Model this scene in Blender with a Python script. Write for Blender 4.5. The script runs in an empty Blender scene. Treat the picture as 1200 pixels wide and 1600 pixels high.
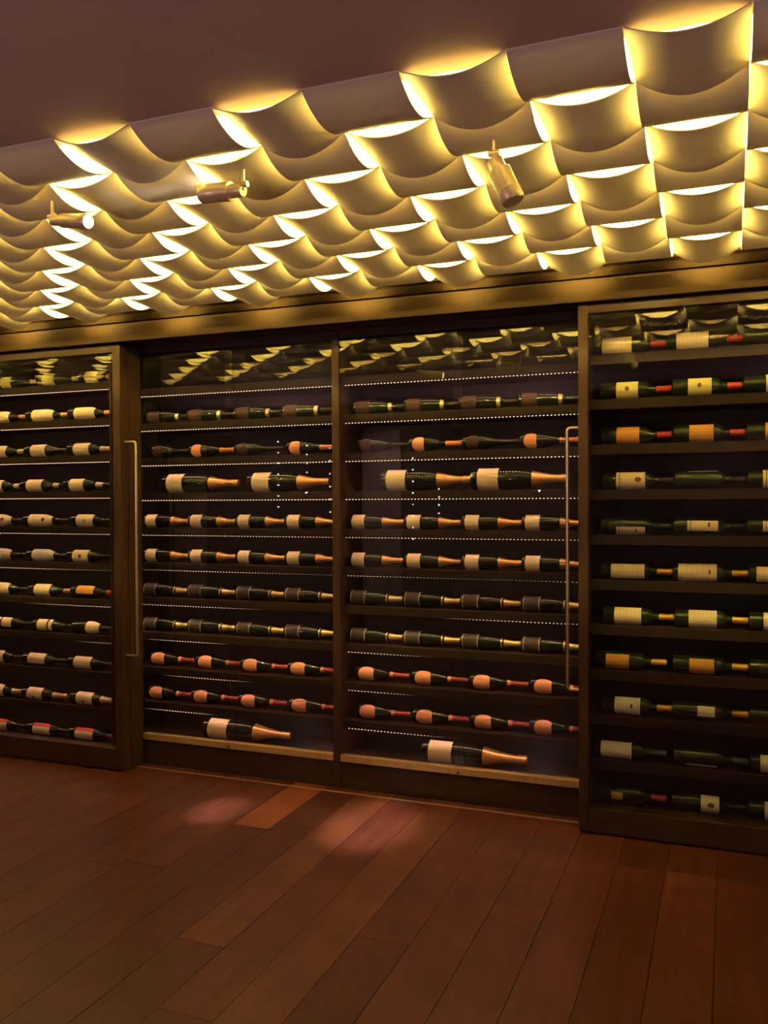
import bpy, math, random
import numpy as np
from mathutils import Matrix, Vector

random.seed(7)
S = bpy.context.scene
COL = S.collection

# ------------------------------------------------------------------ camera
F_PX = 1372.15
YAW, PITCH, ROLL = (math.radians(a) for a in (21.404, -0.7413, -0.2765))
CH = 1.6
_F = np.array([-math.sin(YAW)*math.cos(PITCH), math.cos(YAW)*math.cos(PITCH), math.sin(PITCH)])
_R = np.array([math.cos(YAW), math.sin(YAW), 0.0])
_U = np.cross(_R, _F)
_c, _s = math.cos(ROLL), math.sin(ROLL)
_R, _U = _c*_R + _s*_U, -_s*_R + _c*_U
cam_d = bpy.data.cameras.new('camera')
cam_d.sensor_fit = 'VERTICAL'
cam_d.sensor_height = 36.0
cam_d.lens = F_PX/1600*36.0
cam_d.clip_start = 0.05
cam = bpy.data.objects.new('camera', cam_d)
COL.objects.link(cam)
m = Matrix.Identity(4)
for i in range(3):
    m[i][0], m[i][1], m[i][2] = _R[i], _U[i], -_F[i]
m[2][3] = CH
cam.matrix_world = m
S.camera = cam

def ray(x, y):
    return _F + _R*(x-600)/F_PX - _U*(y-800)/F_PX
def onY(x, y, Y):
    d = ray(x, y); p = np.array([0, 0, CH]) + d*(Y/d[1]); return p
def onZ(x, y, Z):
    d = ray(x, y); p = np.array([0, 0, CH]) + d*((Z-CH)/d[2]); return p

# ------------------------------------------------------------------ world and exposure
W = bpy.data.worlds.new('world'); S.world = W
W.use_nodes = True
bg = W.node_tree.nodes['Background']
bg.inputs[0].default_value = (0.10, 0.055, 0.05, 1); bg.inputs[1].default_value = 0.3
S.view_settings.view_transform = 'Standard'
S.view_settings.look = 'None'
S.view_settings.gamma = 1.0
S.view_settings.use_curve_mapping = False
S.view_settings.exposure = 0.0

# ------------------------------------------------------------------ added fill lamps, unseen, in the dining room behind the camera
def lamp(name, kind, loc, energy, col, aim=None, **kw):
    l = bpy.data.lights.new(name, kind); l.energy = energy; l.color = col
    for k, v in kw.items(): setattr(l, k, v)
    o = bpy.data.objects.new(name, l); COL.objects.link(o); o.location = loc
    if aim is not None:
        o.rotation_euler = (Vector(aim)-Vector(loc)).to_track_quat('-Z', 'Y').to_euler()
    return o
for (x, y, e) in ((-4.2, 0.6, 7), (-1.6, 0.2, 5), (1.0, 0.4, 3), (-6.0, -1.5, 12), (-3.0, -2.0, 12), (0.0, -2.0, 12)):
    # unseen spots pointing down, added as ambient fill for the room
    lamp('room_fill_down', 'SPOT', (x, y, 2.66), e, (1.0, 0.60, 0.46), aim=(x, y, 0), spot_size=math.radians(120), spot_blend=1.0, shadow_soft_size=0.04)
for (x, y, e) in ((-4.6, -0.3, 52), (-1.9, -0.5, 50), (1.0, -0.3, 44)):
    # unseen spots pointing up, added to brighten the flat ceiling
    lamp('ceiling_fill_up', 'SPOT', (x, y, 1.7), e, (1.0, 0.62, 0.60), aim=(x, y+1.6, 2.7), spot_size=math.radians(140), spot_blend=1.0, shadow_soft_size=0.004)

for x in (-7.2, -4.8, -2.4, 0.0):
    # unseen spots added to brighten the opposite wall mirrored in the glass
    lamp('wall_fill_spot', 'SPOT', (x, -2.7, 2.64), 55, (1.0, 0.66, 0.60), aim=(x, -4.0, 1.5), spot_size=math.radians(110), spot_blend=1.0, shadow_soft_size=0.012)
# ------------------------------------------------------------------ materials
MATS = {}
def principled(name, col, rough=0.5, metal=0.0, spec=0.5, coat=0.0, emit=None, es=0.0):
    mt = bpy.data.materials.new(name); mt.use_nodes = True
    b = mt.node_tree.nodes['Principled BSDF']
    b.inputs['Base Color'].default_value = (*col, 1)
    b.inputs['Roughness'].default_value = rough
    b.inputs['Metallic'].default_value = metal
    b.inputs['Specular IOR Level'].default_value = spec
    b.inputs['Coat Weight'].default_value = coat
    b.inputs['Coat Roughness'].default_value = 0.08
    if emit:
        b.inputs['Emission Color'].default_value = (*emit, 1)
        b.inputs['Emission Strength'].default_value = es
    MATS[name] = mt
    return mt
def N(mt, t, **kw):
    n = mt.node_tree.nodes.new(t)
    for k, v in kw.items(): setattr(n, k, v)
    return n
def noise_color(mt, c1, c2, scale=(5, 5, 5), detail=4, coord='Object', lo=0.3, hi=0.7, bump=0.0, nscale=1.0, rand=0.0):
    nt = mt.node_tree; b = nt.nodes['Principled BSDF']
    tc = N(mt, 'ShaderNodeTexCoord'); mp = N(mt, 'ShaderNodeMapping')
    mp.inputs['Scale'].default_value = scale
    nt.links.new(tc.outputs[coord], mp.inputs['Vector'])
    nz = N(mt, 'ShaderNodeTexNoise'); nz.inputs['Scale'].default_value = nscale; nz.inputs['Detail'].default_value = detail
    nt.links.new(mp.outputs[0], nz.inputs['Vector'])
    if rand:
        oi = N(mt, 'ShaderNodeObjectInfo'); mul = N(mt, 'ShaderNodeMath', operation='MULTIPLY'); mul.inputs[1].default_value = 37.0
        nt.links.new(oi.outputs['Random'], mul.inputs[0])
        cmb = N(mt, 'ShaderNodeCombineXYZ')
        for i in range(3): nt.links.new(mul.outputs[0], cmb.inputs[i])
        nt.links.new(cmb.outputs[0], mp.inputs['Location'])
    rp = N(mt, 'ShaderNodeValToRGB')
    rp.color_ramp.elements[0].position = lo; rp.color_ramp.elements[1].position = hi
    rp.color_ramp.elements[0].color = (*c1, 1); rp.color_ramp.elements[1].color = (*c2, 1)
    nt.links.new(nz.outputs['Fac'], rp.inputs['Fac'])
    nt.links.new(rp.outputs['Color'], b.inputs['Base Color'])
    if bump:
        bp = N(mt, 'ShaderNodeBump'); bp.inputs['Strength'].default_value = bump; bp.inputs['Distance'].default_value = 0.002
        nt.links.new(nz.outputs['Fac'], bp.inputs['Height']); nt.links.new(bp.outputs[0], b.inputs['Normal'])
    return rp

def plank_mat(name, c1, c2):
    mt = principled(name, c1, 0.33, spec=0.5)
    rp = noise_color(mt, c1, c2, scale=(28, 2.2, 10), detail=6, lo=0.3, hi=0.72, bump=0.12, rand=1)
    nt = mt.node_tree; b = nt.nodes['Principled BSDF']
    # large soft colour drift inside a board
    tc = N(mt, 'ShaderNodeTexCoord'); nz = N(mt, 'ShaderNodeTexNoise'); nz.inputs['Scale'].default_value = 4.0
    nt.links.new(tc.outputs['Object'], nz.inputs['Vector'])
    mx = N(mt, 'ShaderNodeMix', data_type='RGBA', blend_type='MULTIPLY')
    mr = N(mt, 'ShaderNodeMapRange'); mr.inputs[1].default_value = 0.3; mr.inputs[2].default_value = 0.7
    mr.inputs[3].default_value = 0.75; mr.inputs[4].default_value = 1.2
    nt.links.new(nz.outputs['Fac'], mr.inputs[0])
    mx.inputs['Factor'].default_value = 1.0
    nt.links.new(rp.outputs['Color'], mx.inputs['A']); nt.links.new(mr.outputs[0], mx.inputs['B'])
    nt.links.new(mx.outputs['Result'], b.inputs['Base Color'])
    b.inputs['Coat Weight'].default_value = 0.15; b.inputs['Coat Roughness'].default_value = 0.22
    return mt
PLANK = [plank_mat('plank_dark', (0.058, 0.015, 0.010), (0.096, 0.026, 0.017)),
         plank_mat('plank_mid', (0.074, 0.020, 0.013), (0.120, 0.034, 0.021)),
         plank_mat('plank_light', (0.102, 0.031, 0.017), (0.16, 0.052, 0.027)),
         plank_mat('plank_orange', (0.21, 0.058, 0.024), (0.27, 0.080, 0.034))]
noise_color(principled('dark_wood', (0.03, 0.018, 0.012), 0.45, spec=0.22), (0.030, 0.014, 0.009), (0.050, 0.024, 0.015), scale=(3, 3, 40), bump=0.08)
noise_color(principled('dark_wood_vertical', (0.03, 0.018, 0.012), 0.45, spec=0.22), (0.032, 0.015, 0.009), (0.052, 0.025, 0.015), scale=(40, 40, 2), bump=0.08)
noise_color(principled('shelf_wood', (0.03, 0.018, 0.012), 0.5, spec=0.22), (0.020, 0.011, 0.008), (0.032, 0.019, 0.013), scale=(2, 30, 60), bump=0.08)
noise_color(principled('back_wood', (0.03, 0.018, 0.012), 0.6, spec=0.2), (0.014, 0.010, 0.008), (0.024, 0.016, 0.013), scale=(2, 2, 30))
noise_color(principled('bronze_fascia', (0.10, 0.06, 0.03), 0.6, metal=0.0, spec=0.06), (0.021, 0.0115, 0.0050), (0.031, 0.017, 0.0075), scale=(4, 4, 60), bump=0.05)
noise_color(principled('soffit_paint', (0.3, 0.2, 0.18), 0.7), (0.56, 0.42, 0.41), (0.59, 0.44, 0.43), scale=(3, 3, 3))
noise_color(principled('tile_plaster', (0.7, 0.6, 0.45), 0.55), (0.68, 0.62, 0.54), (0.72, 0.66, 0.58), scale=(6, 6, 6))
def add_translucent(mt, fac, col):
    nt = mt.node_tree; b = nt.nodes['Principled BSDF']; out = nt.nodes['Material Output']
    tl = nt.nodes.new('ShaderNodeBsdfTranslucent'); tl.inputs[0].default_value = (*col, 1)
    mx = nt.nodes.new('ShaderNodeMixShader'); mx.inputs[0].default_value = fac
    nt.links.new(b.outputs[0], mx.inputs[1]); nt.links.new(tl.outputs[0], mx.inputs[2]); nt.links.new(mx.outputs[0], out.inputs[0])
add_translucent(MATS['tile_plaster'], 0.058, (0.95, 0.88, 0.85))
principled('plenum_white', (0.85, 0.8, 0.7), 0.7)
noise_color(principled('brass_strip', (0.35, 0.22, 0.10), 0.38, metal=0.55), (0.56, 0.38, 0.18), (0.68, 0.47, 0.23), scale=(30, 2, 2))
noise_color(principled('steel_handle', (0.62, 0.5, 0.38), 0.3, metal=0.9), (0.60, 0.47, 0.33), (0.68, 0.55, 0.40), scale=(2, 2, 60))
noise_color(principled('lamp_metal', (0.6, 0.5, 0.3), 0.4, metal=0.55), (0.74, 0.64, 0.42), (0.82, 0.72, 0.50), scale=(20, 20, 20))
principled('black_rubber', (0.01, 0.01, 0.01), 0.5)
principled('threshold_metal', (0.55, 0.34, 0.25), 0.35, metal=0.5)
principled('room_wall', (0.10, 0.065, 0.06), 0.8)
principled('pilaster_paint', (0.55, 0.42, 0.40), 0.8)
principled('tape', (0.25, 0.17, 0.12), 0.6)
principled('backlight', (0.9, 0.8, 0.6), 0.6, emit=(1.0, 0.75, 0.13), es=5.0)
principled('tube_glow', (0.9, 0.8, 0.6), 0.6, emit=(1.0, 0.76, 0.17), es=520.0)
principled('led_glow', (0.9, 0.8, 0.6), 0.6, emit=(1.0, 0.52, 0.33), es=75.0)
principled('led_side', (0.9, 0.8, 0.6), 0.6, emit=(1.0, 0.56, 0.34), es=4.0)
principled('lens_glow', (0.9, 0.8, 0.6), 0.6, emit=(1.0, 0.80, 0.45), es=14.0)
principled('bead_glow', (0.9, 0.9, 0.9), 0.2, emit=(1.0, 0.80, 0.65), es=15.0)

for nm in ('backlight', 'tube_glow', 'led_glow'):
    MATS[nm].cycles.emission_sampling = 'FRONT_BACK'

def glass_mat():
    mt = bpy.data.materials.new('clear_glass'); mt.use_nodes = True
    nt = mt.node_tree; nt.nodes.clear()
    out = nt.nodes.new('ShaderNodeOutputMaterial'); mix = nt.nodes.new('ShaderNodeMixShader')
    tr = nt.nodes.new('ShaderNodeBsdfTransparent'); gl = nt.nodes.new('ShaderNodeBsdfGlossy')
    tr.inputs[0].default_value = (0.97, 0.98, 0.96, 1); gl.inputs['Roughness'].default_value = 0.0
    lw = nt.nodes.new('ShaderNodeLayerWeight'); pw = nt.nodes.new('ShaderNodeMath'); pw.operation = 'POWER'; pw.inputs[1].default_value = 5
    lw.inputs['Blend'].default_value = 0.5
    ma = nt.nodes.new('ShaderNodeMath'); ma.operation = 'MULTIPLY_ADD'; ma.inputs[1].default_value = 0.95; ma.inputs[2].default_value = 0.05
    nt.links.new(lw.outputs['Facing'], pw.inputs[0]); nt.links.new(pw.outputs[0], ma.inputs[0])
    nt.links.new(ma.outputs[0], mix.inputs[0]); nt.links.new(tr.outputs[0], mix.inputs[1]); nt.links.new(gl.outputs[0], mix.inputs[2])
    nt.links.new(mix.outputs[0], out.inputs[0]); MATS['clear_glass'] = mt
glass_mat()
# bottle materials
noise_color(principled('bottle_dark', (0.006, 0.010, 0.006), 0.05, spec=0.6), (0.005, 0.008, 0.005), (0.010, 0.015, 0.008), scale=(8, 8, 8))
noise_color(principled('bottle_green', (0.02, 0.035, 0.012), 0.10, spec=0.6), (0.008, 0.015, 0.006), (0.015, 0.025, 0.010), scale=(8, 8, 8))
def label_mat(name, col, ink, amount=0.35):
    mt = principled(name, col, 0.6, spec=0.3)
    nt = mt.node_tree; b = nt.nodes['Principled BSDF']
    tc = N(mt, 'ShaderNodeTexCoord')
    mp = N(mt, 'ShaderNodeMapping'); mp.inputs['Scale'].default_value = (1, 1, 1)
    nt.links.new(tc.outputs['Generated'], mp.inputs['Vector'])
    # faint lines of print across the label, broken up by noise
    wv = N(mt, 'ShaderNodeTexWave', wave_type='BANDS', bands_direction='X'); wv.inputs['Scale'].default_value = 2.2
    wv.inputs['Distortion'].default_value = 0.0
    nz = N(mt, 'ShaderNodeTexNoise'); nz.inputs['Scale'].default_value = 14.0; nz.inputs['Detail'].default_value = 2
    nt.links.new(mp.outputs[0], wv.inputs['Vector']); nt.links.new(mp.outputs[0], nz.inputs['Vector'])
    m1 = N(mt, 'ShaderNodeMapRange'); m1.inputs[1].default_value = 0.72; m1.inputs[2].default_value = 0.92
    nt.links.new(wv.outputs['Fac'], m1.inputs[0])
    m2 = N(mt, 'ShaderNodeMapRange'); m2.inputs[1].default_value = 0.45; m2.inputs[2].default_value = 0.60
    nt.links.new(nz.outputs['Fac'], m2.inputs[0])
    mu = N(mt, 'ShaderNodeMath', operation='MULTIPLY'); nt.links.new(m1.outputs[0], mu.inputs[0]); nt.links.new(m2.outputs[0], mu.inputs[1])
    m3 = N(mt, 'ShaderNodeMath', operation='MULTIPLY'); m3.inputs[1].default_value = amount; nt.links.new(mu.outputs[0], m3.inputs[0])
    mx = N(mt, 'ShaderNodeMix', data_type='RGBA'); mx.inputs['A'].default_value = (*col, 1); mx.inputs['B'].default_value = (*ink, 1)
    nt.links.new(m3.outputs[0], mx.inputs['Factor']); nt.links.new(mx.outputs['Result'], b.inputs['Base Color'])
label_mat('label_cream', (0.80, 0.62, 0.46), (0.25, 0.15, 0.08))
label_mat('label_white', (0.80, 0.76, 0.68), (0.25, 0.2, 0.16))
label_mat('label_yellow', (0.72, 0.60, 0.22), (0.3, 0.22, 0.05))
label_mat('label_orange', (0.66, 0.30, 0.08), (0.25, 0.10, 0.03))
label_mat('label_pink', (0.86, 0.36, 0.24), (0.7, 0.28, 0.18), 0.2)
label_mat('label_charcoal', (0.045, 0.035, 0.034), (0.30, 0.22, 0.20), 0.35)
label_mat('label_maroon', (0.05, 0.020, 0.022), (0.16, 0.09, 0.08), 0.4)
label_mat('label_red', (0.55, 0.05, 0.05), (0.4, 0.03, 0.03), 0.2)
label_mat('label_grey', (0.58, 0.50, 0.48), (0.4, 0.32, 0.3), 0.2)
label_mat('label_gold', (0.65, 0.48, 0.12), (0.3, 0.2, 0.04), 0.4)
principled('ink_brown', (0.16, 0.07, 0.04), 0.6)
principled('ink_green', (0.30, 0.33, 0.10), 0.6)
for nme, c, me in (('foil_copper', (0.90, 0.48, 0.19), 0.72), ('foil_gold', (0.92, 0.68, 0.28), 0.7), ('foil_rose', (0.42, 0.07, 0.06), 0.2),
                   ('foil_orange', (0.80, 0.28, 0.10), 0.3), ('foil_black', (0.02, 0.016, 0.016), 0.3), ('foil_red', (0.45, 0.04, 0.04), 0.2),
                   ('foil_teal', (0.05, 0.13, 0.14), 0.3), ('foil_amber', (0.75, 0.42, 0.08), 0.5), ('foil_cream', (0.62, 0.50, 0.38), 0.1)):
    mt = principled(nme, c, 0.32, metal=me)
    noise_color(mt, tuple(v*0.8 for v in c), c, scale=(60, 60, 60))
principled('foil_pink', (0.80, 0.33, 0.22), 0.45)

# ------------------------------------------------------------------ mesh helpers
class MB:
    def __init__(s): s.v = []; s.f = []; s.mi = []
    def box(s, a, b, mi=0, skip=()):
        (x0, y0, z0), (x1, y1, z1) = a, b; n = len(s.v)
        s.v += [(x0,y0,z0),(x1,y0,z0),(x1,y1,z0),(x0,y1,z0),(x0,y0,z1),(x1,y0,z1),(x1,y1,z1),(x0,y1,z1)]
        for k, q in enumerate(((0,3,2,1),(4,5,6,7),(0,1,5,4),(1,2,6,5),(2,3,7,6),(3,0,4,7))):
            if k in skip: continue
            s.f.append(tuple(n+i for i in q)); s.mi.append(mi)
        return s
    def tube(s, pts, r, n=12, mi=0, caps=True):
        pts = [Vector(p) for p in pts]; base = len(s.v); rr = r if isinstance(r, (list, tuple)) else [r]*len(pts)
        up = None
        for i, p in enumerate(pts):
            t = (pts[min(i+1, len(pts)-1)]-pts[max(i-1, 0)]).normalized()
            if up is None:
                up = Vector((0, 0, 1)) if abs(t.z) < 0.9 else Vector((1, 0, 0))
            a = t.cross(up).normalized(); b2 = a.cross(t).normalized(); up = b2
            for k in range(n):
                q = 2*math.pi*k/n; s.v.append(tuple(p + rr[i]*(a*math.cos(q) + b2*math.sin(q))))
        for i in range(len(pts)-1):
            for k in range(n):
                s.f.append((base+i*n+k, base+i*n+(k+1) % n, base+(i+1)*n+(k+1) % n, base+(i+1)*n+k)); s.mi.append(mi)
        if caps:
            s.f.append(tuple(base+k for k in range(n))); s.mi.append(mi)
            s.f.append(tuple(base+(len(pts)-1)*n+k for k in reversed(range(n)))); s.mi.append(mi)
        return s
    def mesh(s, name, mats, smooth=False, bevel=0):
        me = bpy.data.meshes.new(name); me.from_pydata(s.v, [], s.f)
        for mt in (mats if isinstance(mats, (list, tuple)) else [mats]): me.materials.append(MATS[mt] if isinstance(mt, str) else mt)
        for p, i in zip(me.polygons, s.mi): p.material_index = i
        if smooth:
            me.polygons.foreach_set('use_smooth', [True]*len(me.polygons))
            me.set_sharp_from_angle(angle=math.radians(38))
        me.update(); return me
def link(name, me, parent=None, loc=None):
    o = bpy.data.objects.new(name, me); COL.objects.link(o)
    if parent is not None: o.parent = parent
    if loc is not None: o.location = loc
    return o
def bevel(o, w=0.003, seg=2):
    b = o.modifiers.new('bevel', 'BEVEL'); b.width = w; b.segments = seg; b.limit_method = 'ANGLE'
    return o
def part(name, mb, mat, parent=None, smooth=False, bev=0):
    o = link(name, mb.mesh(name, mat, smooth), parent)
    if bev: bevel(o, bev)
    return o
def boxp(name, a, b, mat, parent=None, bev=0.002):
    # box object with its origin in its centre
    c = [(i+j)/2 for i, j in zip(a, b)]
    mb = MB().box([i-k for i, k in zip(a, c)], [j-k for j, k in zip(b, c)])
    o = link(name, mb.mesh(name, mat), parent)
    o.location = c if parent is None else [c[i]-parent['_o'][i] for i in range(3)]
    if bev: bevel(o, bev)
    return o
def thing(name, label, cat, loc, group=None):
    o = bpy.data.objects.new(name, None); COL.objects.link(o); o.location = loc; o.empty_display_size = 0.05
    o['label'] = label; o['category'] = cat; o['_o'] = list(loc)
    if group: o['group'] = group
    return o
def struct(o, label, cat):
    o['kind'] = 'structure'; o['label'] = label; o['category'] = cat; o['_o'] = list(o.location); return o

# ------------------------------------------------------------------ key levels
Y_DOOR = 4.255       # front of the two sliding doors
Y_REC = 4.455        # front of the recessed middle bays
Y_VAL = 4.215        # front of the fascia below the tiled ceiling
Z_TILE = 2.70        # corner level of the ceiling tiles
Y_SOF = 2.176        # edge of the flat ceiling
Z_VAL = float(onY(860, 476, Y_VAL)[2])
X_LD = float(onY(189, 800, Y_DOOR)[0])      # free edge of the lit door
X_RD = float(onY(903.5, 800, Y_DOOR)[0])    # free edge of the unlit door
XMIN, XMAX = -9.0, 3.5

# ------------------------------------------------------------------ floor with planks
fl = boxp('floor', (XMIN, -4.0, -0.10), (XMAX, 5.0, -0.02), 'dark_wood', None, 0)
struct(fl, 'dark reddish brown wooden plank floor', 'floor')
PW = 0.2045
gap = 0.0012
plank_cache = {}
def plank(x0, x1, y0, y1, shade):
    w, l = x1-x0-gap*2, y1-y0-gap*2
    key = (round(w, 3), round(l, 2), shade)
    if key not in plank_cache:
        me = MB().box((-w/2, -l/2, -0.010), (w/2, l/2, 0.010), skip=(0,)).mesh('plank', [PLANK[shade]])
        plank_cache[key] = me
    o = link('plank', plank_cache[key], fl)
    o.location = ((x0+x1)/2-fl.location.x, (y0+y1)/2-fl.location.y, -0.010-fl.location.z-random.uniform(0, 0.0006))
    return o
SH = {-1: 1, 0: 0, 1: 1, 2: 0, 3: 1, 4: 1, 5: 1, 6: 0, 7: 2, 8: 0, 9: 1, 10: 0, 11: 0, 12: 0, 13: 1, 14: 0, 15: 1, 16: 1}
for c in range(-6, 24):
    x1 = -0.045 - PW*(c-1); x0 = x1 - PW
    cuts = {7: [(2.05, 2), (4.455, 2)], 9: [(2.70, 0), (4.455, 2)], 11: [(3.76, 0), (4.455, 3)], 12: [(3.2, 0), (4.455, 1)], 6: [(2.95, 0), (4.455, 1)],
            2: [(3.1, 0), (4.455, 0)], 8: [(2.3, 0), (4.455, 1)], 3: [(3.55, 0), (4.455, 1)]}.get(c)
    if c <= 5: cuts = [(4.455, SH.get(c, 1))]
    if cuts is None:
        cuts = [(random.uniform(2.1, 3.9), SH.get(c, random.choice((0, 1, 1)))), (4.455, random.choice((SH.get(c, 1), 1)))]
    y = 0.9
    for (yc, sh) in cuts:
        plank(x0, x1, y, yc, sh); y = yc
# the floor behind the camera, too far off to see single boards
fr = boxp('floor', (XMIN, -4.0, -0.02), (XMAX, 0.9, -0.0008), PLANK[1], None, 0)
struct(fr, 'dark reddish brown wooden floor of the dining room', 'floor')
for a, b in (((XMIN, 0.9), (-0.045-PW*23, 4.455)), ((-0.045+PW*7, 0.9), (XMAX, 4.455))):
    fs = boxp('floor', (a[0], a[1], -0.02), (b[0], b[1], -0.0008), PLANK[1], None, 0)
    struct(fs, 'dark reddish brown wooden floor along the side of the room', 'floor')
# metal threshold line on the floor
th = boxp('trim_1', (X_LD+0.005, 4.372, 0.0), (X_RD+0.05, 4.384, 0.004), 'threshold_metal', None, 0.001)
struct(th, 'thin metal threshold strip on the floor before the middle bays', 'threshold')

# ------------------------------------------------------------------ flat ceiling and tiled ceiling
so = boxp('ceiling', (XMIN, -4.0, Z_TILE), (XMAX, Y_SOF, Z_TILE+0.12), 'soffit_paint', None, 0.001)
struct(so, 'flat brown painted ceiling in front of the tiled ceiling', 'ceiling')
TPX, TPY = 0.2785, 0.2880
Y_ROW0 = 3.845
Y_FAR = Y_ROW0 + TPY
NR = 7
plen = MB()
Z_PL = 3.05
plen.box((-6.0, Y_SOF+0.10, Z_PL+0.004), (2.4, Y_FAR+0.05, Z_PL+0.03))
plen.box((-6.0, Y_SOF+0.10, Z_TILE+0.12), (2.4, Y_SOF+0.12, Z_PL+0.004))
plen.box((-6.0, Y_FAR+0.001, Z_TILE+0.0012), (2.4, Y_VAL+0.03, Z_TILE+0.006))
plen.box((-6.0, Y_FAR+0.03, Z_TILE+0.006), (2.4, Y_FAR+0.05, Z_PL+0.004))
plen.box((-6.02, Y_SOF+0.10, Z_TILE), (-6.0, Y_FAR+0.05, Z_PL+0.03))
plen.box((2.4, Y_SOF+0.10, Z_TILE), (2.42, Y_FAR+0.05, Z_PL+0.03))
pl = part('ceiling', plen, 'plenum_white')
pl.location = (0, 0, 0)
struct(pl, 'backlit ceiling of curved interlaced square tiles', 'ceiling')
bl = boxp('backlight_panel', (-5.95, Y_SOF+0.14, Z_PL-0.004), (2.35, Y_FAR, Z_PL+0.003), 'backlight', None, 0)
bl.parent = pl
DIP = 0.046
def tile_mesh(axis):
    n = 18; t = 0.0035; mb = MB(); hx, hy = TPX/2-0.0008, TPY/2-0.0008
    for lay in (0, 1):
        for i in range(n+1):
            u = -1+2*i/n; z = -DIP*(1-abs(u)**2.0) + (0 if lay else -t)
            for v in (-1, 1):
                w = (0.76 if v < 0 else 1.22) if axis == 0 else 1.0      # the trough deepens away from the room
                mb.v.append((u*hx, v*hy, (z+t*(1-lay))*w-t*(1-lay)) if axis == 0 else (v*hx, u*hy, z))
    o = 2*(n+1)
    def q(a, b, c, d): mb.f.append((a, b, c, d)); mb.mi.append(0)
    for i in range(n):
        a, b, c, d = 2*i, 2*i+1, 2*i+3, 2*i+2
        q(a, b, c, d) if axis == 0 else q(d, c, b, a)
        q(o+d, o+c, o+b, o+a) if axis == 0 else q(o+a, o+b, o+c, o+d)
        q(a, d, o+d, o+a); q(c, b, o+b, o+c)
    q(1, 0, o, o+1); q(2*n, 2*n+1, o+2*n+1, o+2*n)
    return mb.mesh('ceiling_tile', 'tile_plaster', smooth=True)
TA, TB = tile_mesh(0), tile_mesh(1)
XC0 = -0.2277
for r in range(NR):
    yc = Y_ROW0 + TPY/2 - r*TPY
    for k in range(-20, 9):
        xc = XC0 + TPX/2 + k*TPX
        isA = ((k + r) % 2 == 0)
        t = link('ceiling_tile', TA if isA else TB, pl, (xc, yc, Z_TILE))
# fluorescent tubes lying above the first rows of tiles
def tube_lamp(x0, x1, y, z):
    o = thing('tube_lamp', 'glowing tube lamp lying above the curved ceiling tiles', 'lamp', (x0, y, z), 'tube lamps above the ceiling tiles')
    part('tube', MB().tube([(0.02, 0, 0), (x1-x0-0.02, 0, 0)], 0.013, 10), 'tube_glow', o, True)
    for xx in (0, x1-x0-0.03):
        part('socket', MB().box((xx, -0.016, -0.016), (xx+0.03, 0.016, 0.02)), 'plenum_white', o)
    return o
for k in range(7):
    tube_lamp(-5.6+1.13*k, -5.6+1.13*k+1.08, 3.85, 2.93)
    tube_lamp(-5.6+1.13*k, -5.6+1.13*k+1.08, 3.10, 2.93)
# ------------------------------------------------------------------ fascia (trim) below the tiles
fa = MB()
fa.box((XMIN, Y_VAL, Z_VAL), (XMAX, Y_VAL+0.06, Z_VAL+0.105))
fa.box((XMIN, Y_VAL+0.012, Z_VAL+0.105), (XMAX, Y_VAL+0.06, Z_VAL+0.112))
fa.box((XMIN, Y_VAL-0.004, Z_VAL+0.112), (XMAX, Y_VAL+0.06, Z_TILE+0.0008))
fo = part('trim_2', fa, 'bronze_fascia', None, False, 0.002)
struct(fo, 'bronze brown fascia board between tiled ceiling and wine cabinets', 'fascia')
fu = boxp('trim_3', (XMIN, Y_VAL+0.06, Z_VAL+0.012), (XMAX, 4.95, Z_VAL+0.06), 'dark_wood', None, 0)
struct(fu, 'dark wooden underside behind the fascia board', 'trim')

# ------------------------------------------------------------------ room shell
def wall(name, a, b, lab):
    return struct(boxp(name, a, b, 'room_wall', None, 0), lab, 'wall')
wall('wall_front', (XMIN, -4.1, 0), (XMAX, -4.0, Z_TILE), 'dim dining room wall opposite the wine cabinets')
wall('wall_left', (XMIN-0.1, -4.1, 0), (XMIN, 5.0, Z_TILE), 'dim side wall of the dining room')
wall('wall_right', (XMAX, -4.1, 0), (XMAX+0.1, 5.0, Z_TILE), 'dim end wall of the dining room')
wall('wall_back', (XMIN, 4.96, 0), (XMAX, 5.05, Z_TILE), 'wall behind the wine cabinets')
X_L0, X_R1 = -4.75, 0.72
wall('wall_back', (XMIN, 4.30, 0), (X_L0-0.004, 4.36, Z_VAL+0.01), 'dark wall beside the lit sliding door')
wall('wall_back', (X_R1+0.004, 4.30, 0), (XMAX, 4.36, Z_VAL+0.01), 'dark wall beside the unlit sliding door')
# pale pilasters on the opposite wall, seen mirrored in the glass
for px0, px1 in ((0, 14), (53, 66), (100, 112), (272, 318), (566, 626)):
    a = onY(px0, 800, 2*4.46+3.9)[0]; b = onY(px1, 800, 2*4.46+3.9)[0]
    if a < XMIN+0.05: continue
    struct(boxp('trim_4', (a, -4.0, 0), (b, -3.9, Z_TILE), 'pilaster_paint', None, 0.004), 'pale pilaster on the dining room wall', 'pilaster')

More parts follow.
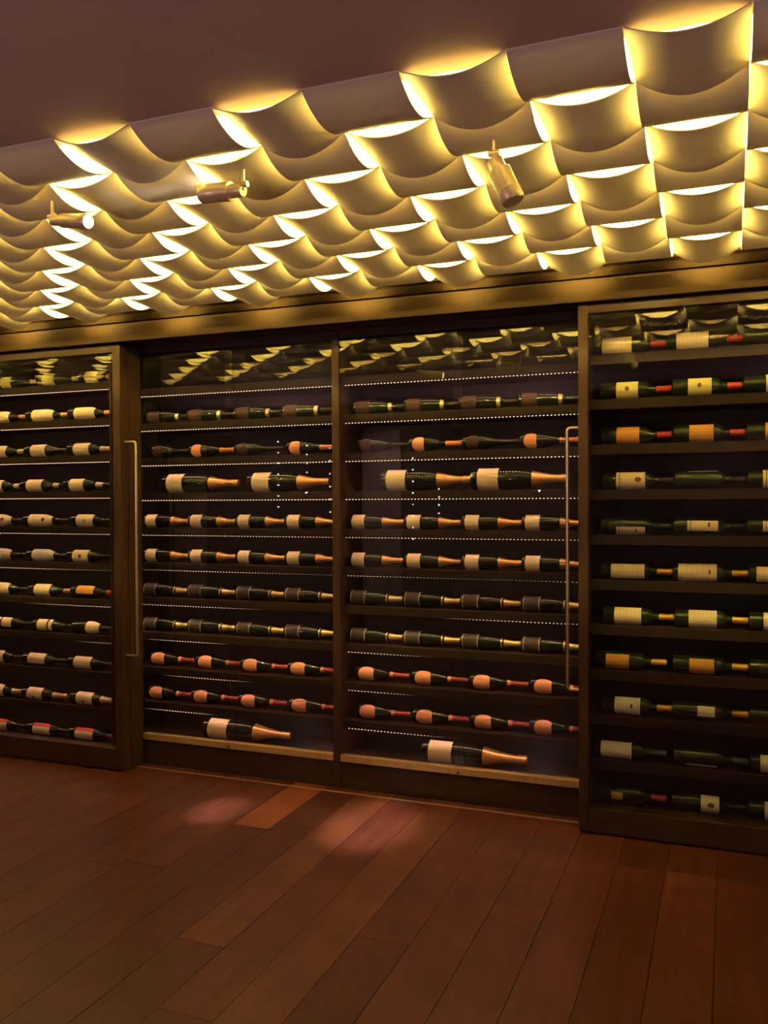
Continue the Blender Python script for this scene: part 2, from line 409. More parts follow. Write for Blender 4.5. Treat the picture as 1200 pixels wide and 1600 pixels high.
# ------------------------------------------------------------------ cabinets
LED_BAYS = []
def led_strip(parent, x0, x1, y, z, seed, droop=0.0, amp=0.0):
    rnd = random.Random(seed); mb = MB(); pitch = 0.0196; n = int((x1-x0)/pitch)
    ph, ph2 = rnd.uniform(0, 6.28), rnd.uniform(0, 6.28); w = rnd.uniform(2.5, 5.0)
    def zz(x): return z - droop - amp*(0.5+0.5*math.sin(w*x+ph))
    px, py, pz = parent['_o']
    nseg = 24
    for i in range(nseg):
        a = x0+(x1-x0)*i/nseg; b = x0+(x1-x0)*(i+1)/nseg
        mb.box((a-px, y-0.004-py, min(zz(a), zz(b))-0.0005-pz), (b-px, y+0.004-py, z+0.0005-pz), 0)
    for i in range(n):
        x = x0+0.008+i*pitch; q = zz(x)-0.0005
        # wedge shaped chip: dim front, strong face turned down and back onto the bottles
        a, b, n0 = x-0.003-px, x+0.003-px, len(mb.v)
        y0, y1, z0, z1 = y-0.0030-py, y+0.0040-py, q-0.0028-pz, q-pz
        mb.v += [(a, y0, z0), (b, y0, z0), (b, y0, z1), (a, y0, z1), (a, y1, z1), (b, y1, z1)]
        for fc, mi in (((0, 1, 2, 3), 2), ((1, 0, 4, 5), 1), ((0, 3, 4), 2), ((1, 5, 2), 2)):
            mb.f.append(tuple(n0+i for i in fc)); mb.mi.append(mi)
    o = part('led_strip', mb, ['tape', 'led_glow', 'led_side'], parent)
    o['kind'] = 'stuff'
    return o

def shelf(parent, x0, x1, y0, y1, ztop, th=0.044):
    o = boxp('shelf', (x0, y0, ztop-th), (x1, y1, ztop), 'shelf_wood', parent, 0.0015)
    o['_o'] = [(x0+x1)/2, (y0+y1)/2, ztop-th/2]
    return o
Y_MB = 4.585      # bottle axis in the middle bays
Y_OB = 4.42       # bottle axis behind the sliding doors
X_MUL0, X_MUL1 = float(onY(519.5, 800, Y_REC)[0]), float(onY(531, 800, Y_REC)[0])
X_DIVL = (-3.505, -3.485)
X_DIVR = (-0.662, -0.646)
XC_MUL = (X_MUL0+X_MUL1)/2
M_TOPS = [2.295, 2.082, 1.867, 1.653, 1.439, 1.225, 1.011, 0.797, 0.582, 0.368]
M_FLOOR = 0.160
L_TOPS = [2.372-0.222*k-0.039 for k in range(11)]
R_TOPS = [2.348-0.2193*k-0.042 for k in range(11)]
Z_HEAD = float(onY(500, 531, Y_REC)[2])
Z_G0, Z_G1 = float(onY(905, 1232.5, Y_REC-0.012)[2]), float(onY(905, 1221, Y_REC-0.012)[2])

def middle_bay(x0, x1, fx0, fx1, label, seed, jpx):
    c = thing('wine_cabinet', label, 'cabinet', ((x0+x1)/2, 4.65, 0.0), 'recessed wine cabinet bays')
    boxp('back_panel', (x0, 4.82, 0.0), (x1, 4.84, Z_VAL), 'back_wood', c, 0)
    boxp('bottom_board', (x0, Y_REC+0.03, M_FLOOR-0.03), (x1, 4.82, M_FLOOR), 'shelf_wood', c, 0)
    boxp('plinth', (fx0, Y_REC, 0.0), (fx1, Y_REC+0.03, Z_G0-0.0005), 'dark_wood', c, 0.002)
    boxp('header', (fx0, Y_REC, Z_HEAD), (fx1, Y_REC+0.03, Z_VAL+0.012), 'dark_wood', c, 0.002)
    boxp('brass_strip', (fx0, Y_REC-0.012, Z_G0), (fx1, Y_REC+0.03, Z_G1), 'brass_strip', c, 0.002)
    for i, zt in enumerate(M_TOPS):
        sh = shelf(c, x0, x1, 4.50, 4.82, zt)
        low = i >= 5
        led_strip(sh, x0+0.01 if not low else x0+0.02, x1-0.01, 4.537, zt-0.044, seed*20+i, 0.0, (0.0, 0.0016, 0.0032, 0.0050, 0.0066, 0.0086)[max(0, i-4)])
    xj = float(onY(jpx, 1160, Y_REC+0.006)[0])
    for a, b, dy in ((fx0+0.001, xj+0.028, 0.0), (xj-0.028, fx1-0.001, 0.012)):   # two sheets that overlap in the middle
        boxp('glass_pane', (a, Y_REC+0.003+dy, Z_G1+0.001), (b, Y_REC+0.009+dy, Z_HEAD-0.001), 'clear_glass', c, 0)
    cl = part('pane_clip', MB().tube([(0, -0.004, 0), (0, 0.004, 0)], 0.006, 12), 'black_rubber', c)
    cl.location = (xj-c.location.x, Y_REC-0.014-c.location.y, (Z_G0+Z_G1)/2-0.006)
    return c
c1 = middle_bay(X_DIVL[1]+0.001, XC_MUL-0.009, X_LD+0.003, X_MUL0-0.0005, 'recessed wine bay with glass front between lit door and centre post', 1, 360)
c2 = middle_bay(XC_MUL+0.009, X_DIVR[0]-0.001, X_MUL1+0.0005, X_RD+0.03, 'recessed wine bay with glass front between centre post and unlit door', 2, 717)
mu = thing('centre_post', 'dark wooden centre post between the two recessed wine bays', 'post', (XC_MUL, Y_REC, 0))
boxp('post_front', (X_MUL0, Y_REC-0.004, 0), (X_MUL1, Y_REC+0.045, Z_VAL+0.012), 'dark_wood_vertical', mu, 0.002)
boxp('divider_panel', (XC_MUL-0.008, Y_REC+0.045, 0.002), (XC_MUL+0.008, 4.815, Z_VAL+0.01), 'dark_wood_vertical', mu, 0)

def outer_bay(x0, x1, tops, label, lit, seed):
    c = thing('wine_cabinet', label, 'cabinet', ((x0+x1)/2, 4.5, 0.0), 'wine cabinets behind the sliding doors')
    boxp('back_panel', (x0, 4.66, 0.0), (x1, 4.68, Z_VAL), 'back_wood', c, 0)
    for xa in (x0, x1-0.016):
        boxp('side_panel', (xa, 4.365, 0.0), (xa+0.016, 4.66, Z_VAL), 'dark_wood_vertical', c, 0)
    for i, zt in enumerate(tops):
        sh = shelf(c, x0+0.017, x1-0.017, 4.365, 4.66, zt, 0.042 if lit else 0.05)
        if lit and i < 10:
            low = i >= 5
            led_strip(sh, x0+0.03, x1-0.02, 4.400, zt-0.042, seed*20+i, 0.0, (0.0, 0.0014, 0.0028, 0.0036, 0.0040, 0.0046)[max(0, i-4)])
    return c
cl_ = outer_bay(X_L0, X_DIVL[1], L_TOPS, 'wine cabinet with LED lit shelves behind the lit sliding door', True, 3)
cr_ = outer_bay(X_DIVR[0], X_R1, R_TOPS, 'wine cabinet with dark unlit shelves behind the unlit sliding door', False, 4)
# return panel closing the side of the lit door's cabinet
boxp('return_panel', (X_LD-0.030, 4.335, 0.0), (X_LD, 4.452, Z_VAL), 'dark_wood_vertical', cl_, 0.001)
boxp('return_panel', (X_RD+0.004, 4.335, 0.0), (X_RD+0.032, 4.452, Z_VAL), 'dark_wood_vertical', cr_, 0.001)

def door(x0, x1, handle_x, sgn, hz0, hz1, label, st, railtop, railbot):
    d = thing('sliding_door', label, 'door', ((x0+x1)/2, Y_DOOR, 0.006), 'glazed sliding doors')
    y0, y1 = Y_DOOR, Y_DOOR+0.075
    z0, z1 = 0.008, Z_VAL-0.006
    for xa in (x0, x1-st):
        boxp('stile', (xa, y0, z0), (xa+st, y1, z1), 'dark_wood_vertical', d, 0.002)
    boxp('top_rail', (x0+st, y0+0.001, z1-railtop), (x1-st, y1, z1), 'dark_wood', d, 0.002)
    boxp('bottom_rail', (x0+st, y0+0.001, z0), (x1-st, y1, z0+railbot), 'dark_wood', d, 0.002)
    boxp('glass_pane', (x0+st+0.0005, y0+0.022, z0+railbot+0.0005), (x1-st-0.0005, y0+0.030, z1-railtop-0.0005), 'clear_glass', d, 0)
    yh = y0+0.038; out = 0.080 if sgn > 0 else 0.058
    pts = [(0, 0, hz1), (sgn*(out-0.018), 0, hz1)]
    for k in range(1, 6):
        q = k/6*math.pi/2
        pts.append((sgn*(out-0.018+0.018*math.sin(q)), 0, hz1-0.018+0.018*math.cos(q)))
    pts += [(sgn*out, 0, hz1-0.018)]
    low = [(x, y, hz0+(hz1-z)) for (x, y, z) in reversed(pts)]
    mb = MB().tube([(x+handle_x-d.location.x, yh-d.location.y, z-d.location.z) for (x, y, z) in pts+low], 0.0085, 12)
    h = part('handle', mb, 'steel_handle', d, True); h['label'] = 'brushed metal bar handle on the door edge'
    return d
yh = Y_DOOR+0.038
door(X_L0, X_LD, X_LD, 1, float(onY(217, 1025, yh)[2]), float(onY(217, 690, yh)[2]),
     'dark framed glass sliding door in front of the LED lit shelves', 0.055, 0.045, 0.125)
door(X_RD, X_R1, X_RD, -1, float(onY(889, 1077, yh)[2]), float(onY(889, 669, yh)[2]),
     'dark framed glass sliding door in front of the unlit shelves', 0.046, 0.042, 0.115)

# ------------------------------------------------------------------ bottles
def interp(prof, x):
    for (a, ra), (b, rb) in zip(prof, prof[1:]):
        if a <= x <= b: return ra+(rb-ra)*((x-a)/(b-a) if b > a else 0)
    return prof[-1][1]
PROF = {   # (position along the axis, radius) as fractions of length and body radius
    'champagne': [(0, 0.70), (0.004, 0.93), (0.014, 1.0), (0.40, 1.0), (0.50, 0.97), (0.58, 0.86), (0.66, 0.68), (0.74, 0.51), (0.82, 0.40), (0.90, 0.345), (0.915, 0.39), (0.93, 0.40), (0.945, 0.37), (0.99, 0.37), (1.0, 0.30)],
    'rose': [(0, 0.66), (0.006, 0.88), (0.03, 0.97), (0.12, 1.0), (0.28, 0.99), (0.38, 0.92), (0.48, 0.74), (0.56, 0.54), (0.64, 0.385), (0.70, 0.325), (0.90, 0.29), (0.92, 0.34), (0.99, 0.34), (1.0, 0.28)],
    'burgundy': [(0, 0.70), (0.004, 0.94), (0.014, 1.0), (0.46, 1.0), (0.52, 0.95), (0.58, 0.82), (0.65, 0.60), (0.72, 0.44), (0.78, 0.375), (0.93, 0.345), (0.94, 0.385), (0.975, 0.385), (0.985, 0.35), (1.0, 0.33)],
    'bordeaux': [(0, 0.70), (0.004, 0.94), (0.014, 1.0), (0.60, 1.0), (0.635, 0.96), (0.67, 0.82), (0.70, 0.60), (0.73, 0.44), (0.78, 0.38), (0.94, 0.345), (0.95, 0.39), (0.98, 0.39), (1.0, 0.34)],
}
def dense(prof, L, R, x0=0.0, x1=1.0, n=30, off=0.0):
    xs = sorted(set([x for x, _ in prof if x0 < x < x1]+[x0, x1]))
    return [(x*L, interp(prof, x)*R+off) for x in xs]
NSEG = 24
def lathe(pts, R, cap0=True, cap1=True):
    mb = MB()
    for (x, r) in pts:
        for k in range(NSEG):
            q = 2*math.pi*k/NSEG; mb.v.append((x, r*math.cos(q), R+r*math.sin(q)))
    for i in range(len(pts)-1):
        for k in range(NSEG):
            mb.f.append((i*NSEG+k, (i+1)*NSEG+k, (i+1)*NSEG+(k+1) % NSEG, i*NSEG+(k+1) % NSEG)); mb.mi.append(0)
    if cap0: mb.f.append(tuple(range(NSEG))); mb.mi.append(0)
    if cap1: mb.f.append(tuple((len(pts)-1)*NSEG+k for k in reversed(range(NSEG)))); mb.mi.append(0)
    return mb
cache = {}
def lathe_mesh(key, name, mat, fn):
    if key not in cache: cache[key] = fn().mesh(name, mat, True)
    return cache[key]
def patch(prof, L, R, a, b, tilt, half, off=0.0007, oval=False, rnd=False):
    """sheet wrapped on the bottle between a and b along the axis; tilt / half are angles in degrees, 0 = towards the room"""
    nx, na = 10, 16; mb = MB()
    if oval: nx = 16
    for i in range(nx+1):
        u = -math.cos(math.pi*i/nx) if oval else -1+2*i/nx
        for j in range(na+1):
            v = -1+2*j/na
            if oval:   # rounded shield
                vv = v*math.sqrt(max(0.0, 1-abs(u)**2.4*0.97)) if u < 0 else v*(1-0.28*u**3)
            elif rnd: vv = v*(1-0.12*max(0, abs(u)-0.8)/0.2)
            else: vv = v
            x = (a+b)/2+u*(b-a)/2; q = math.radians(tilt+half*vv); r = interp(prof, x/L)*R+off
            mb.v.append((x, -r*math.cos(q), R+r*math.sin(q)))
    w = na+1
    for i in range(nx):
        for j in range(na):
            mb.f.append((i*w+j, (i+1)*w+j, (i+1)*w+j+1, i*w+j+1)); mb.mi.append(0)
    return mb

def bottle(x, y, z, typ, L, R, label_txt, group, glass='bottle_dark', labels=(), foil=None, bands=(), emblems=()):
    """labels: (a, b, material, tilt, half, oval); foil: (start, material); bands: (a, b, material, name); emblems: (a, half length, tilt, half angle, material)"""
    o = thing('wine_bottle', label_txt, 'wine bottle', (x, y, z), group)
    pf = PROF[typ]
    link('glass_body', lathe_mesh((typ, L, R, glass), 'glass_body', glass, lambda: lathe(dense(pf, L, R), R)), o)
    if foil:
        s, fm = foil
        link('foil_capsule', lathe_mesh((typ, L, R, round(s, 4), fm, 'f'), 'foil_capsule', fm,
             lambda: lathe(dense(pf, L, R, s/L, 1.0, off=0.0007)[:-1]+[(L+0.0008, interp(pf, 1.0)*R+0.0005)], R, False, True)), o)
    for (a, b, mt, nm) in bands:
        link(nm, lathe_mesh((typ, L, R, round(a, 4), round(b, 4), mt, nm), nm, mt, lambda: lathe(dense(pf, L, R, a/L, b/L, off=0.0014), R, False, False)), o)
    lab = None
    for (a, b, mt, tilt, half, oval) in labels:
        key = ('lab', typ, L, R, round(a, 4), round(b, 4), mt, tilt, half, oval)
        if key not in cache: cache[key] = patch(pf, L, R, a, b, tilt, half, oval=oval).mesh('label', mt, True)
        l = link('label', cache[key], o); lab = lab or l
    for (a, hl, tilt, half, mt) in emblems:
        key = ('emb', typ, L, R, round(a, 4), hl, mt, tilt, half)
        if key not in cache:
            nx, mb = 16, MB(); mb.v.append((a, -(interp(pf, a/L)*R+0.0013)*math.cos(math.radians(tilt)), R+(interp(pf, a/L)*R+0.0013)*math.sin(math.radians(tilt))))
            for k in range(nx):
                q = 2*math.pi*k/nx; xx = a+hl*math.cos(q); an = math.radians(tilt+half*math.sin(q)); r = interp(pf, xx/L)*R+0.0013
                mb.v.append((xx, -r*math.cos(an), R+r*math.sin(an)))
            for k in range(nx): mb.f.append((0, 1+k, 1+(k+1) % nx)); mb.mi.append(0)
            cache[key] = mb.mesh('emblem', mt, True)
        link('emblem', cache[key], o)
    return o

NUM = ['zero', 'one', 'two', 'three', 'four', 'five', 'six', 'seven', 'eight', 'nine', 'ten', 'eleven']
POS = {1: 'nearest the', 2: 'second from the', 3: 'third from the', 4: 'fourth from the'}
def fit(L, room): return round(min(L, room), 3)
CH_L, CH_R = 0.322, 0.0405
BK_L, BK_R = 0.330, 0.0400
RO_L, RO_R = 0.316, 0.0425
MG_L, MG_R = 0.520, 0.0580
BG_L, BG_R = 0.575, 0.0615
def champ(x, z, t, g, room):   # cream label, copper foil
    bottle(x, Y_MB, z, 'champagne', fit(CH_L, room), CH_R, 'cream-label copper-foil champagne, '+t, g, 'bottle_green' if 0 else 'bottle_dark',
           [(0.019, 0.095, 'label_cream', 2, 82, False)], (0.199, 'foil_copper'))
def black(x, z, t, g, room):   # charcoal label, gold foil
    bottle(x, Y_MB, z, 'champagne', fit(BK_L, room), BK_R, 'charcoal-label gold-foil champagne, '+t, g, 'bottle_dark',
           [(0.012, 0.104, 'label_charcoal', 5, 85, False)], (0.238, 'foil_gold'), [(0.222, 0.229, 'foil_gold', 'neck_band'), (0.014, 0.018, 'foil_cream', 'label_edge'), (0.096, 0.100, 'foil_cream', 'label_edge')])
def collar(x, z, t, g, room):   # first row: dark label, gold collar, black capsule
    bottle(x, Y_MB, z, 'champagne', fit(BK_L, room), BK_R, 'black-foil gold-collar champagne, '+t, g, 'bottle_dark',
           [(0.018, 0.100, 'label_maroon', 5, 80, False)], (0.250, 'foil_black'), [(0.208, 0.228, 'foil_gold', 'gold_collar')])
def rose(x, z, t, g, room, kind='pink'):
    if kind == 'pink':
        bottle(x, Y_MB, z, 'rose', fit(RO_L, room), RO_R, 'pink-label rose-foil wine, '+t, g, 'bottle_dark', [(0.024, 0.114, 'label_pink', -2, 66, True)], (0.222, 'foil_rose'), [(0.203, 0.223, 'foil_pink', 'neck_band')])
    elif kind == 'orange':
        bottle(x, Y_MB, z, 'rose', fit(RO_L, room), RO_R, 'pink-label orange-foil wine, '+t, g, 'bottle_dark', [(0.024, 0.090, 'label_pink', -2, 62, True)], (0.205, 'foil_orange'))
    else:
        bottle(x, Y_MB, z, 'rose', fit(RO_L, room), RO_R, 'dark-label black-foil wine, '+t, g, 'bottle_dark', [(0.024, 0.090, 'label_maroon', -2, 62, True)], (0.205, 'foil_black'))
def magnum(x, z, t, g, room, big=False):
    L, R = (BG_L, BG_R) if big else (MG_L, MG_R)
    a, b, f = (0.041, 0.172, 0.342) if big else (0.039, 0.152, 0.328)
    bottle(x, Y_MB, z, 'champagne', fit(L, room), R, 'large cream-label copper-foil champagne, '+t, g, 'bottle_dark', [(a, b, 'label_cream', 2, 82, False)], (f, 'foil_copper'))

MID = [   # per row: (maker, reference inside the bottle, approximate y, pixel list of bay 1, pixel list of bay 2)
    (1, collar, 0.018, 632, [(232, 650), (296, 645), (370, 641), (444, 637)], [(556, 632), (635, 626), (721, 621), (815, 616)]),
    (2, rose, 0.024, 690, [(240, 697), (300, 697), (371, 695), (453, 692)], [(563, 690), (645, 686), (729, 684), (819, 681)]),
    (3, magnum, 0.039, 745, [(263, 748), (396, 747)], [(605, 745), (747, 743)]),
    (4, champ, 0.019, 813, [(228, 810), (298, 811), (372, 812), (449, 813)], [(550, 813), (636, 814), (726.5, 815), (820.6, 816)]),
    (5, champ, 0.019, 873, [(228, 864), (298, 866), (372, 868), (449, 870)], [(550, 872), (636, 874), (726.5, 876), (820.6, 878)]),
    (6, black, 0.012, 935, [(225, 918), (295, 921), (370, 924), (446, 928)], [(548, 930), (632, 935), (722, 938), (817, 941)]),
    (7, black, 0.012, 995, [(225, 970), (295, 974), (370, 978), (446, 983)], [(548, 988), (632, 993), (722, 998), (817, 1003)]),
    (8, rose, 0.024, 1055, [(238, 1026), (311, 1030), (381, 1036), (455, 1042)], [(561, 1048), (649, 1056), (740, 1062), (835, 1069)]),
    (9, rose, 0.024, 1115, [(235, 1080), (304, 1087), (378, 1092), (457, 1100)], [(563, 1107), (651, 1117), (742, 1125), (835, 1132)]),
    (10, magnum, 0.041, 1175, [(328, 1138)], [(671, 1172)]),
]
for (row, fn, ref, ya, l1, l2) in MID:
    zt = M_TOPS[row] if row < 10 else M_FLOOR
    for bay, lst in ((1, l1), (2, l2)):
        n = len(lst)
        xs = [float(onY(px, py, Y_MB-0.03)[0]) - ref for (px, py) in lst]
        lim = X_MUL0-0.012 if bay == 1 else X_DIVR[0]-0.006
        for i, (px, py) in enumerate(lst):
            room = (xs[i+1] if i+1 < n else lim) - xs[i] - 0.003
            frm = n-i if bay == 1 else i+1
            where = 'shelf %s, %s centre post, bay beside %s door' % (NUM[row] if row < 10 else 'ten', POS[frm], 'lit' if bay == 1 else 'unlit')
            if n == 1: where = 'lying alone at the bottom of the bay beside %s door' % ('lit' if bay == 1 else 'unlit')
            x = xs[i]
            g = 'bottles lying in the recessed middle bays'
            if fn is rose and row == 2: rose(x, zt, where, g, room, 'orange' if i % 2 else 'dark')
            elif fn is magnum: magnum(x, zt, where, g, room, row == 10)
            else: fn(x, zt, where, g, room)

# ---- bottles behind the lit door: (y, [(label a px, label b px, options)])
LB_L, LB_R = 0.345, 0.0390
def lit_base(apx, py, k):
    return float(onY(k['base'], py, Y_OB-0.03)[0]) if 'base' in k else float(onY(apx, py, Y_OB-0.03)[0])-0.052
def lit_bottle(row, i, apx, bpx, py, nxt, **k):
    z = L_TOPS[row]; yy = Y_OB-0.03
    a, b = float(onY(apx, py, yy)[0]), float(onY(bpx, py, yy)[0])
    xb = lit_base(apx, py, k); Lb = round(min(LB_L, nxt-xb-0.003), 3)
    mt = k.get('mat', 'label_cream'); half = k.get('half', 80); tilt = k.get('tilt', 4)
    labs = [(a-xb, b-xb, mt, tilt, half, False)]
    desc = {'label_cream': 'cream', 'label_yellow': 'yellowish', 'label_orange': 'shiny orange', 'label_grey': 'pale grey', 'label_white': 'white'}[mt]
    extra = ''
    if k.get('red'):
        labs = [(a-xb, b-xb, mt, -18, 52, False), (a-xb, b-xb, 'label_red', 54, 19, False)]; extra = ' and red band'
    bands = []
    if k.get('neck'):
        n0, n1 = (float(onY(p, py, yy)[0])-xb for p in k['neck']); bands.append((n0, n1, 'foil_cream', 'neck_label')); extra = ' and neck label'
    if k.get('strip'):
        s0, s1 = (float(onY(p, py, yy)[0])-xb for p in k['strip']); labs.append((s0, s1, mt, tilt, half, False)); extra = ' and side strip'
    foil = k.get('foil', 'foil_black')
    em = []
    if k.get('emb'):
        ex, em_m = k['emb']; e = float(onY(ex, py, yy)[0])-xb; em.append((e, 0.012, k.get('et', 12), 18, em_m)); extra = ' and round emblem'
    pos = {0: 'third from the', 1: 'second from the', 2: 'nearest the'}[i]
    bottle(xb, Y_OB, z, 'burgundy', Lb, LB_R, '%s-label bottle%s, shelf %s, %s handle, behind lit door' % (desc, extra, NUM[row+1], pos),
           'bottles lying behind the lit sliding door', 'bottle_dark', labs, (Lb*0.80, foil), bands, em)
LIT = [
    (0, [(1.6, 17.4, 600, dict(mat='label_yellow', foil='foil_cream')), (67, 85, 595, dict(mat='label_yellow', foil='foil_cream')), (133, 151, 591, dict(mat='label_yellow', foil='foil_cream'))]),
    (1, [(-16, 12.7, 653, dict(foil='foil_copper')), (50, 81, 651, dict(foil='foil_copper')), (116, 146.5, 648, dict(foil='foil_orange'))]),
    (2, [(-14, 8.7, 704, dict(neck=(24, 33))), (48, 70.5, 703, dict()), (115, 139, 701, dict(neck=(153.6, 164.7), foil='foil_copper'))]),
    (3, [(-20, 3, 758, dict(neck=(18, 26))), (41.5, 65, 758, dict(neck=(80, 88.7))), (108.5, 130.6, 757, dict(neck=(147, 157.5)))]),
    (4, [(-18, 15, 814, dict(emb=(4.4, 'ink_brown'))), (45, 79, 813, dict(emb=(68, 'ink_brown'))), (119.5, 145, 812, dict(emb=(133, 'ink_green'), et=0))]),
    (5, [(-15, 15, 867, dict(mat='label_grey')), (50.7, 81.5, 867, dict(mat='label_grey')), (114, 137.7, 867, dict(emb=(126, 'ink_brown'), et=4))]),
    (6, [(-14, 13, 920, dict()), (54, 77.6, 922, dict(foil='foil_copper')), (120, 145.7, 924, dict(mat='label_orange', tilt=34, half=46, foil='foil_red'))]),
    (7, [(3, 18, 970, dict(tilt=18, half=50, strip=(-6, 0.5), base=-12)), (58.6, 73.6, 975, dict(tilt=12, half=62, strip=(76, 81.5), base=50)), (134.6, 152.8, 980, dict(base=112))]),
    (8, [(-20, 4.7, 1025, dict()), (44, 70, 1027, dict(tilt=24, half=58)), (115.6, 141.7, 1035, dict())]),
    (9, [(-20, 4.5, 1080, dict(neck=(15, 26), foil='foil_amber')), (43, 65.7, 1086, dict(neck=(79, 88), foil='foil_amber', emb=(53, 'ink_brown'), et=-30)), (119.5, 144, 1092, dict(neck=(154, 166), foil='foil_cream', emb=(131, 'ink_brown'), et=-25))]),
    (10, [(-16, 10, 1133, dict(red=1)), (52, 77.6, 1140, dict(red=1)), (118, 145, 1146, dict(red=1))]),
]
for row, lst in LIT:
    for i, (a, b, py, k) in enumerate(lst):
        nxt = lit_base(lst[i+1][0], lst[i+1][2], lst[i+1][3]) if i < 2 else X_DIVL[1]-0.020
        lit_bottle(row, i, a, b, py, nxt, **k)

# ---- bottles behind the unlit door
RB_L, RB_R = 0.332, 0.0420
def unlit_bottle(row, i, py, endpx, lab, prev, **k):
    z = R_TOPS[row]; yy = Y_OB-0.03
    xe = float(onY(endpx, py, yy)[0]); Lb = round(min(RB_L, xe-prev-0.004), 3); xb = xe-Lb
    labs, em, extra = [], [], ''
    mt = k.get('mat', 'label_cream')
    desc = {'label_cream': 'cream-label', 'label_yellow': 'yellow-label', 'label_orange': 'orange-label', 'label_white': 'white-label', 'label_gold': 'gold-label', 'label_charcoal': 'dark-label'}[mt]
    if lab:
        a, b = (float(onY(p, py, yy)[0])-xb for p in lab)
        labs.append((a, min(b, Lb*0.64), mt, k.get('tilt', 2), k.get('half', 78), False))
        if k.get('strip'):
            labs[0] = (a+0.016, b, mt, k.get('tilt', 2), k.get('half', 78), False)
            labs.append((a, a+0.013, mt, k.get('tilt', 2), k.get('half', 78), False)); extra = ' with side strip'
    if k.get('emb'):
        e = float(onY(k['emb'][0], py, yy)[0])-xb; em.append((e, k['emb'][2] if len(k['emb']) > 2 else 0.010, k.get('tilt', 2)+6, 16, k['emb'][1])); extra = ' with emblem'
    foil = k.get('foil', 'foil_black'); fl_ = {'foil_red': 'red-foil', 'foil_black': 'black-foil', 'foil_amber': 'amber-foil', 'foil_teal': 'teal-foil', 'foil_gold': 'gold-foil'}[foil]
    pos = {0: 'nearest the', 1: 'second from the', 2: 'third from the'}[i]
    bottle(xb, Y_OB, z, 'bordeaux', Lb, RB_R, '%s %s bottle%s, shelf %s, %s handle, behind unlit door' % (desc, fl_, extra, NUM[row+1], pos),
           'bottles lying behind the unlit sliding door', 'bottle_green', labs, (Lb*0.79, foil), (), em)
UN = [
    (0, dict(foil='foil_red'), [(535, 1040, (941, 987), {}), (529, 1161, (1057, 1107), {}), (523, 1281, (1225, 1270), {})]),
    (1, dict(foil='foil_red', mat='label_yellow'), [(608, 1049, (963, 997), dict(emb=(980, 'ink_brown'))), (605, 1160, (1075, 1112), dict(emb=(1093, 'ink_brown'))), (601, 1276, (1197, 1232), dict(emb=(1215, 'ink_brown')))]),
    (2, dict(foil='foil_red', mat='label_orange'), [(679, 1050, (963.5, 999), {}), (676, 1165, (1077, 1115), {}), (673, 1278, (1196, 1232), {})]),
    (3, dict(strip=1), [(750, 1053, (963, 1008), dict(emb=(997, 'ink_brown', 0.016))), (747, 1166, (1075, 1122), dict(tilt=112, half=40)), (745, 1280, (1192, 1240), dict(tilt=14))]),
    (4, dict(strip=1), [(820, 1050, (963, 1008), dict(tilt=-38, half=34, emb=(994, 'ink_brown', 0.005))), (818, 1165, (1074, 1122), dict(tilt=6, half=34, emb=(1108, 'ink_brown', 0.006))), (818, 1280, (1192, 1238), dict(tilt=6, half=34))]),
    (5, dict(foil='foil_amber'), [(889, 1050, (955, 1007), dict(half=55)), (892, 1169, (1060, 1120), dict(emb=(1109, 'ink_brown', 0.005))), (893, 1284, (1182, 1240), dict(half=55))]),
    (6, dict(foil='foil_amber'), [(962, 1053, (960, 1002), {}), (968, 1169, (1076, 1120), {}), (972, 1286, (1193, 1238), {})]),
    (7, dict(foil='foil_amber', mat='label_orange'), [(1034, 1041, (947, 983), dict(tilt=-4, half=56)), (1041, 1169, (1077, 1116), dict(tilt=-4, half=56)), (1048, 1284, (1212, 1250), dict(tilt=-4, half=56))]),
    (8, dict(foil='foil_amber', mat='label_white'), [(1105, 1050, (960.5, 1000), dict(emb=(987, 'ink_brown', 0.006))), (1111, 1169, (1090, 1117), dict(tilt=12, half=34)), (1118, 1284, (1212, 1248), {})]),
    (9, dict(foil='foil_teal', mat='label_white'), [(1172, 1041, (939, 987), dict(tilt=-6)), (1184, 1170, (1071.5, 1120.5), dict(tilt=-62, half=24)), (1192, 1286, (1188, 1236), dict(tilt=-6))]),
    (10, dict(foil='foil_red', mat='label_white'), [(1242, 1041, (956, 973), dict(mat='label_gold', half=26)), (1255, 1167, (1095, 1124), dict(emb=(1111, 'ink_brown', 0.016), foil='foil_black')), (1265, 1284, (1195, 1240), dict(foil='foil_black'))]),
]
for row, base, lst in UN:
    for i, (py, end, lab, kk) in enumerate(lst):
        k = dict(base); k.update(kk)
        prev = float(onY(lst[i-1][1], lst[i-1][0], Y_OB-0.03)[0]) if i else X_DIVR[0]+0.018
        unlit_bottle(row, i, py, end, lab, prev, **k)

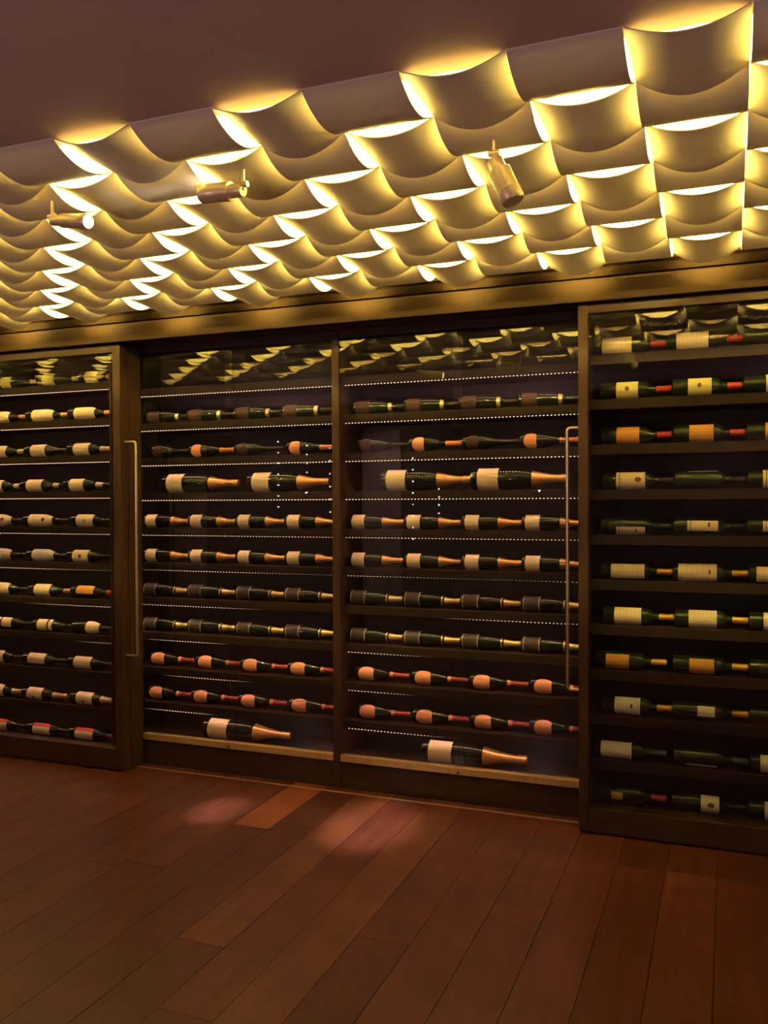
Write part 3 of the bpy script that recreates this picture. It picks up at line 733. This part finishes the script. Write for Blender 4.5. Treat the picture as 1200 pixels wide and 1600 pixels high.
# ------------------------------------------------------------------ spotlights under the tiled ceiling
def spotlight(rear, front, r, label, energy, on=True, yoke=True):
    rear, front = Vector(rear), Vector(front); ax = (front-rear); Ln = ax.length; ax.normalize()
    o = thing('spotlight', label, 'spotlight', tuple(rear), 'metal spotlights below the tiled ceiling')
    P = lambda t, : tuple(ax*t)
    part('body', MB().tube([P(0), P(0.004), P(Ln*0.28), P(Ln*0.29), P(Ln*0.74), P(Ln*0.75), P(Ln-0.004), P(Ln)],
         [r*0.62, r*0.70, r*0.70, r*0.96, r*0.96, r, r, r*0.93], 20, caps=True), 'lamp_metal', o, True)
    lens = part('lens', MB().tube([P(Ln-0.001), P(Ln+0.0015)], [r*0.86, r*0.82], 20), 'lens_glow' if on else 'lamp_metal', o, True)
    # stem and swivel up to the ceiling
    top = Vector((0, 0, Z_TILE-0.004-rear.z))
    part('stem', MB().tube([(0, 0, 0.0), tuple(top)], 0.006, 10), 'lamp_metal', o, True)
    part('swivel', MB().tube([(-0.016, 0, r*0.55), (0.016, 0, r*0.55)], 0.010, 12), 'lamp_metal', o, True)
    part('mount', MB().tube([tuple(top-Vector((0, 0, 0.010))), tuple(top)], 0.022, 16), 'lamp_metal', o, True)
    l = bpy.data.lights.new('spot_lamp', 'SPOT'); l.energy = energy; l.color = (1.0, 0.74, 0.5); l.spot_size = math.radians(26); l.spot_blend = 0.6; l.shadow_soft_size = 0.02
    lo = bpy.data.objects.new('lamp_bulb', l); COL.objects.link(lo); lo.parent = o
    lo.location = ax*(Ln+0.012); lo.rotation_euler = ax.to_track_quat('-Z', 'Y').to_euler()
    return o
zs = Z_TILE-0.105
def spot_ends(rp, fp, dy, zr):
    a = onZ(rp[0], rp[1], zr); b = onY(fp[0], fp[1], a[1]+dy); return tuple(a), tuple(b)
a, b = spot_ends((82, 345), (138, 346), -0.03, zs)
spotlight(a, b, 0.026, 'slim metal spotlight with glowing lens, hanging nearest the lit door', 3)
a, b = spot_ends((380, 297), (316, 303), 0.02, zs)
spotlight(a, b, 0.032, 'metal spotlight turned sideways between two other spotlights', 3)
a, b = spot_ends((772, 250), (802, 314), -0.01, zs)
spotlight(a, b, 0.035, 'stout metal spotlight tilted down, hanging nearest the unlit door', 3, on=False)

# added unseen spots, aimed to make two pools of light before the plinth
for px, py, sx, e, sz in ((338, 1266, -2.6, 1500, 5.4), (578, 1292, -1.5, 1400, 9.0)):
    p = onZ(px, py, 0)
    lamp('floor_pool_fill', 'SPOT', (sx, 1.2, 2.6), e, (1.0, 0.80, 0.68), aim=tuple(p), spot_size=math.radians(sz), spot_blend=1.0, shadow_soft_size=0.02)

# ------------------------------------------------------------------ strands of glowing beads hanging in the dining room, seen mirrored in the glass
YM = 2*(Y_REC+0.006)+0.8
bead_me = None
for px, y0, y1, nb in ((433, 690, 792, 7), (478, 696, 738, 4), (514, 700, 800, 6), (645, 716, 842, 8), (686, 764, 802, 4)):
    top, bot = onY(px, y0, YM), onY(px, y1, YM)
    o = thing('bead_strand', 'strand of glowing crystal beads hanging from the dining room ceiling', 'pendant light', (float(top[0]), -0.8, Z_TILE), 'hanging bead strands')
    part('cord', MB().tube([(0, 0, 0), (0, 0, float(bot[2])-Z_TILE)], 0.0012, 6), 'black_rubber', o)
    if bead_me is None:
        r, mb = 0.011, MB()
        for i in range(1, 6):
            for k in range(8):
                t, q = math.pi*i/6, 2*math.pi*k/8
                mb.v.append((r*math.sin(t)*math.cos(q), r*math.sin(t)*math.sin(q), r*math.cos(t)))
        for i in range(4):
            for k in range(8): mb.f.append((i*8+k, (i+1)*8+k, (i+1)*8+(k+1) % 8, i*8+(k+1) % 8)); mb.mi.append(0)
        mb.f += [tuple(reversed(range(8))), tuple(range(32, 40))]; mb.mi += [0, 0]
        bead_me = mb.mesh('bead', 'bead_glow', True)
    for k in range(nb):
        z = top[2]+(bot[2]-top[2])*k/(nb-1)
        link('bead', bead_me, o, (0, 0, float(z)-Z_TILE))
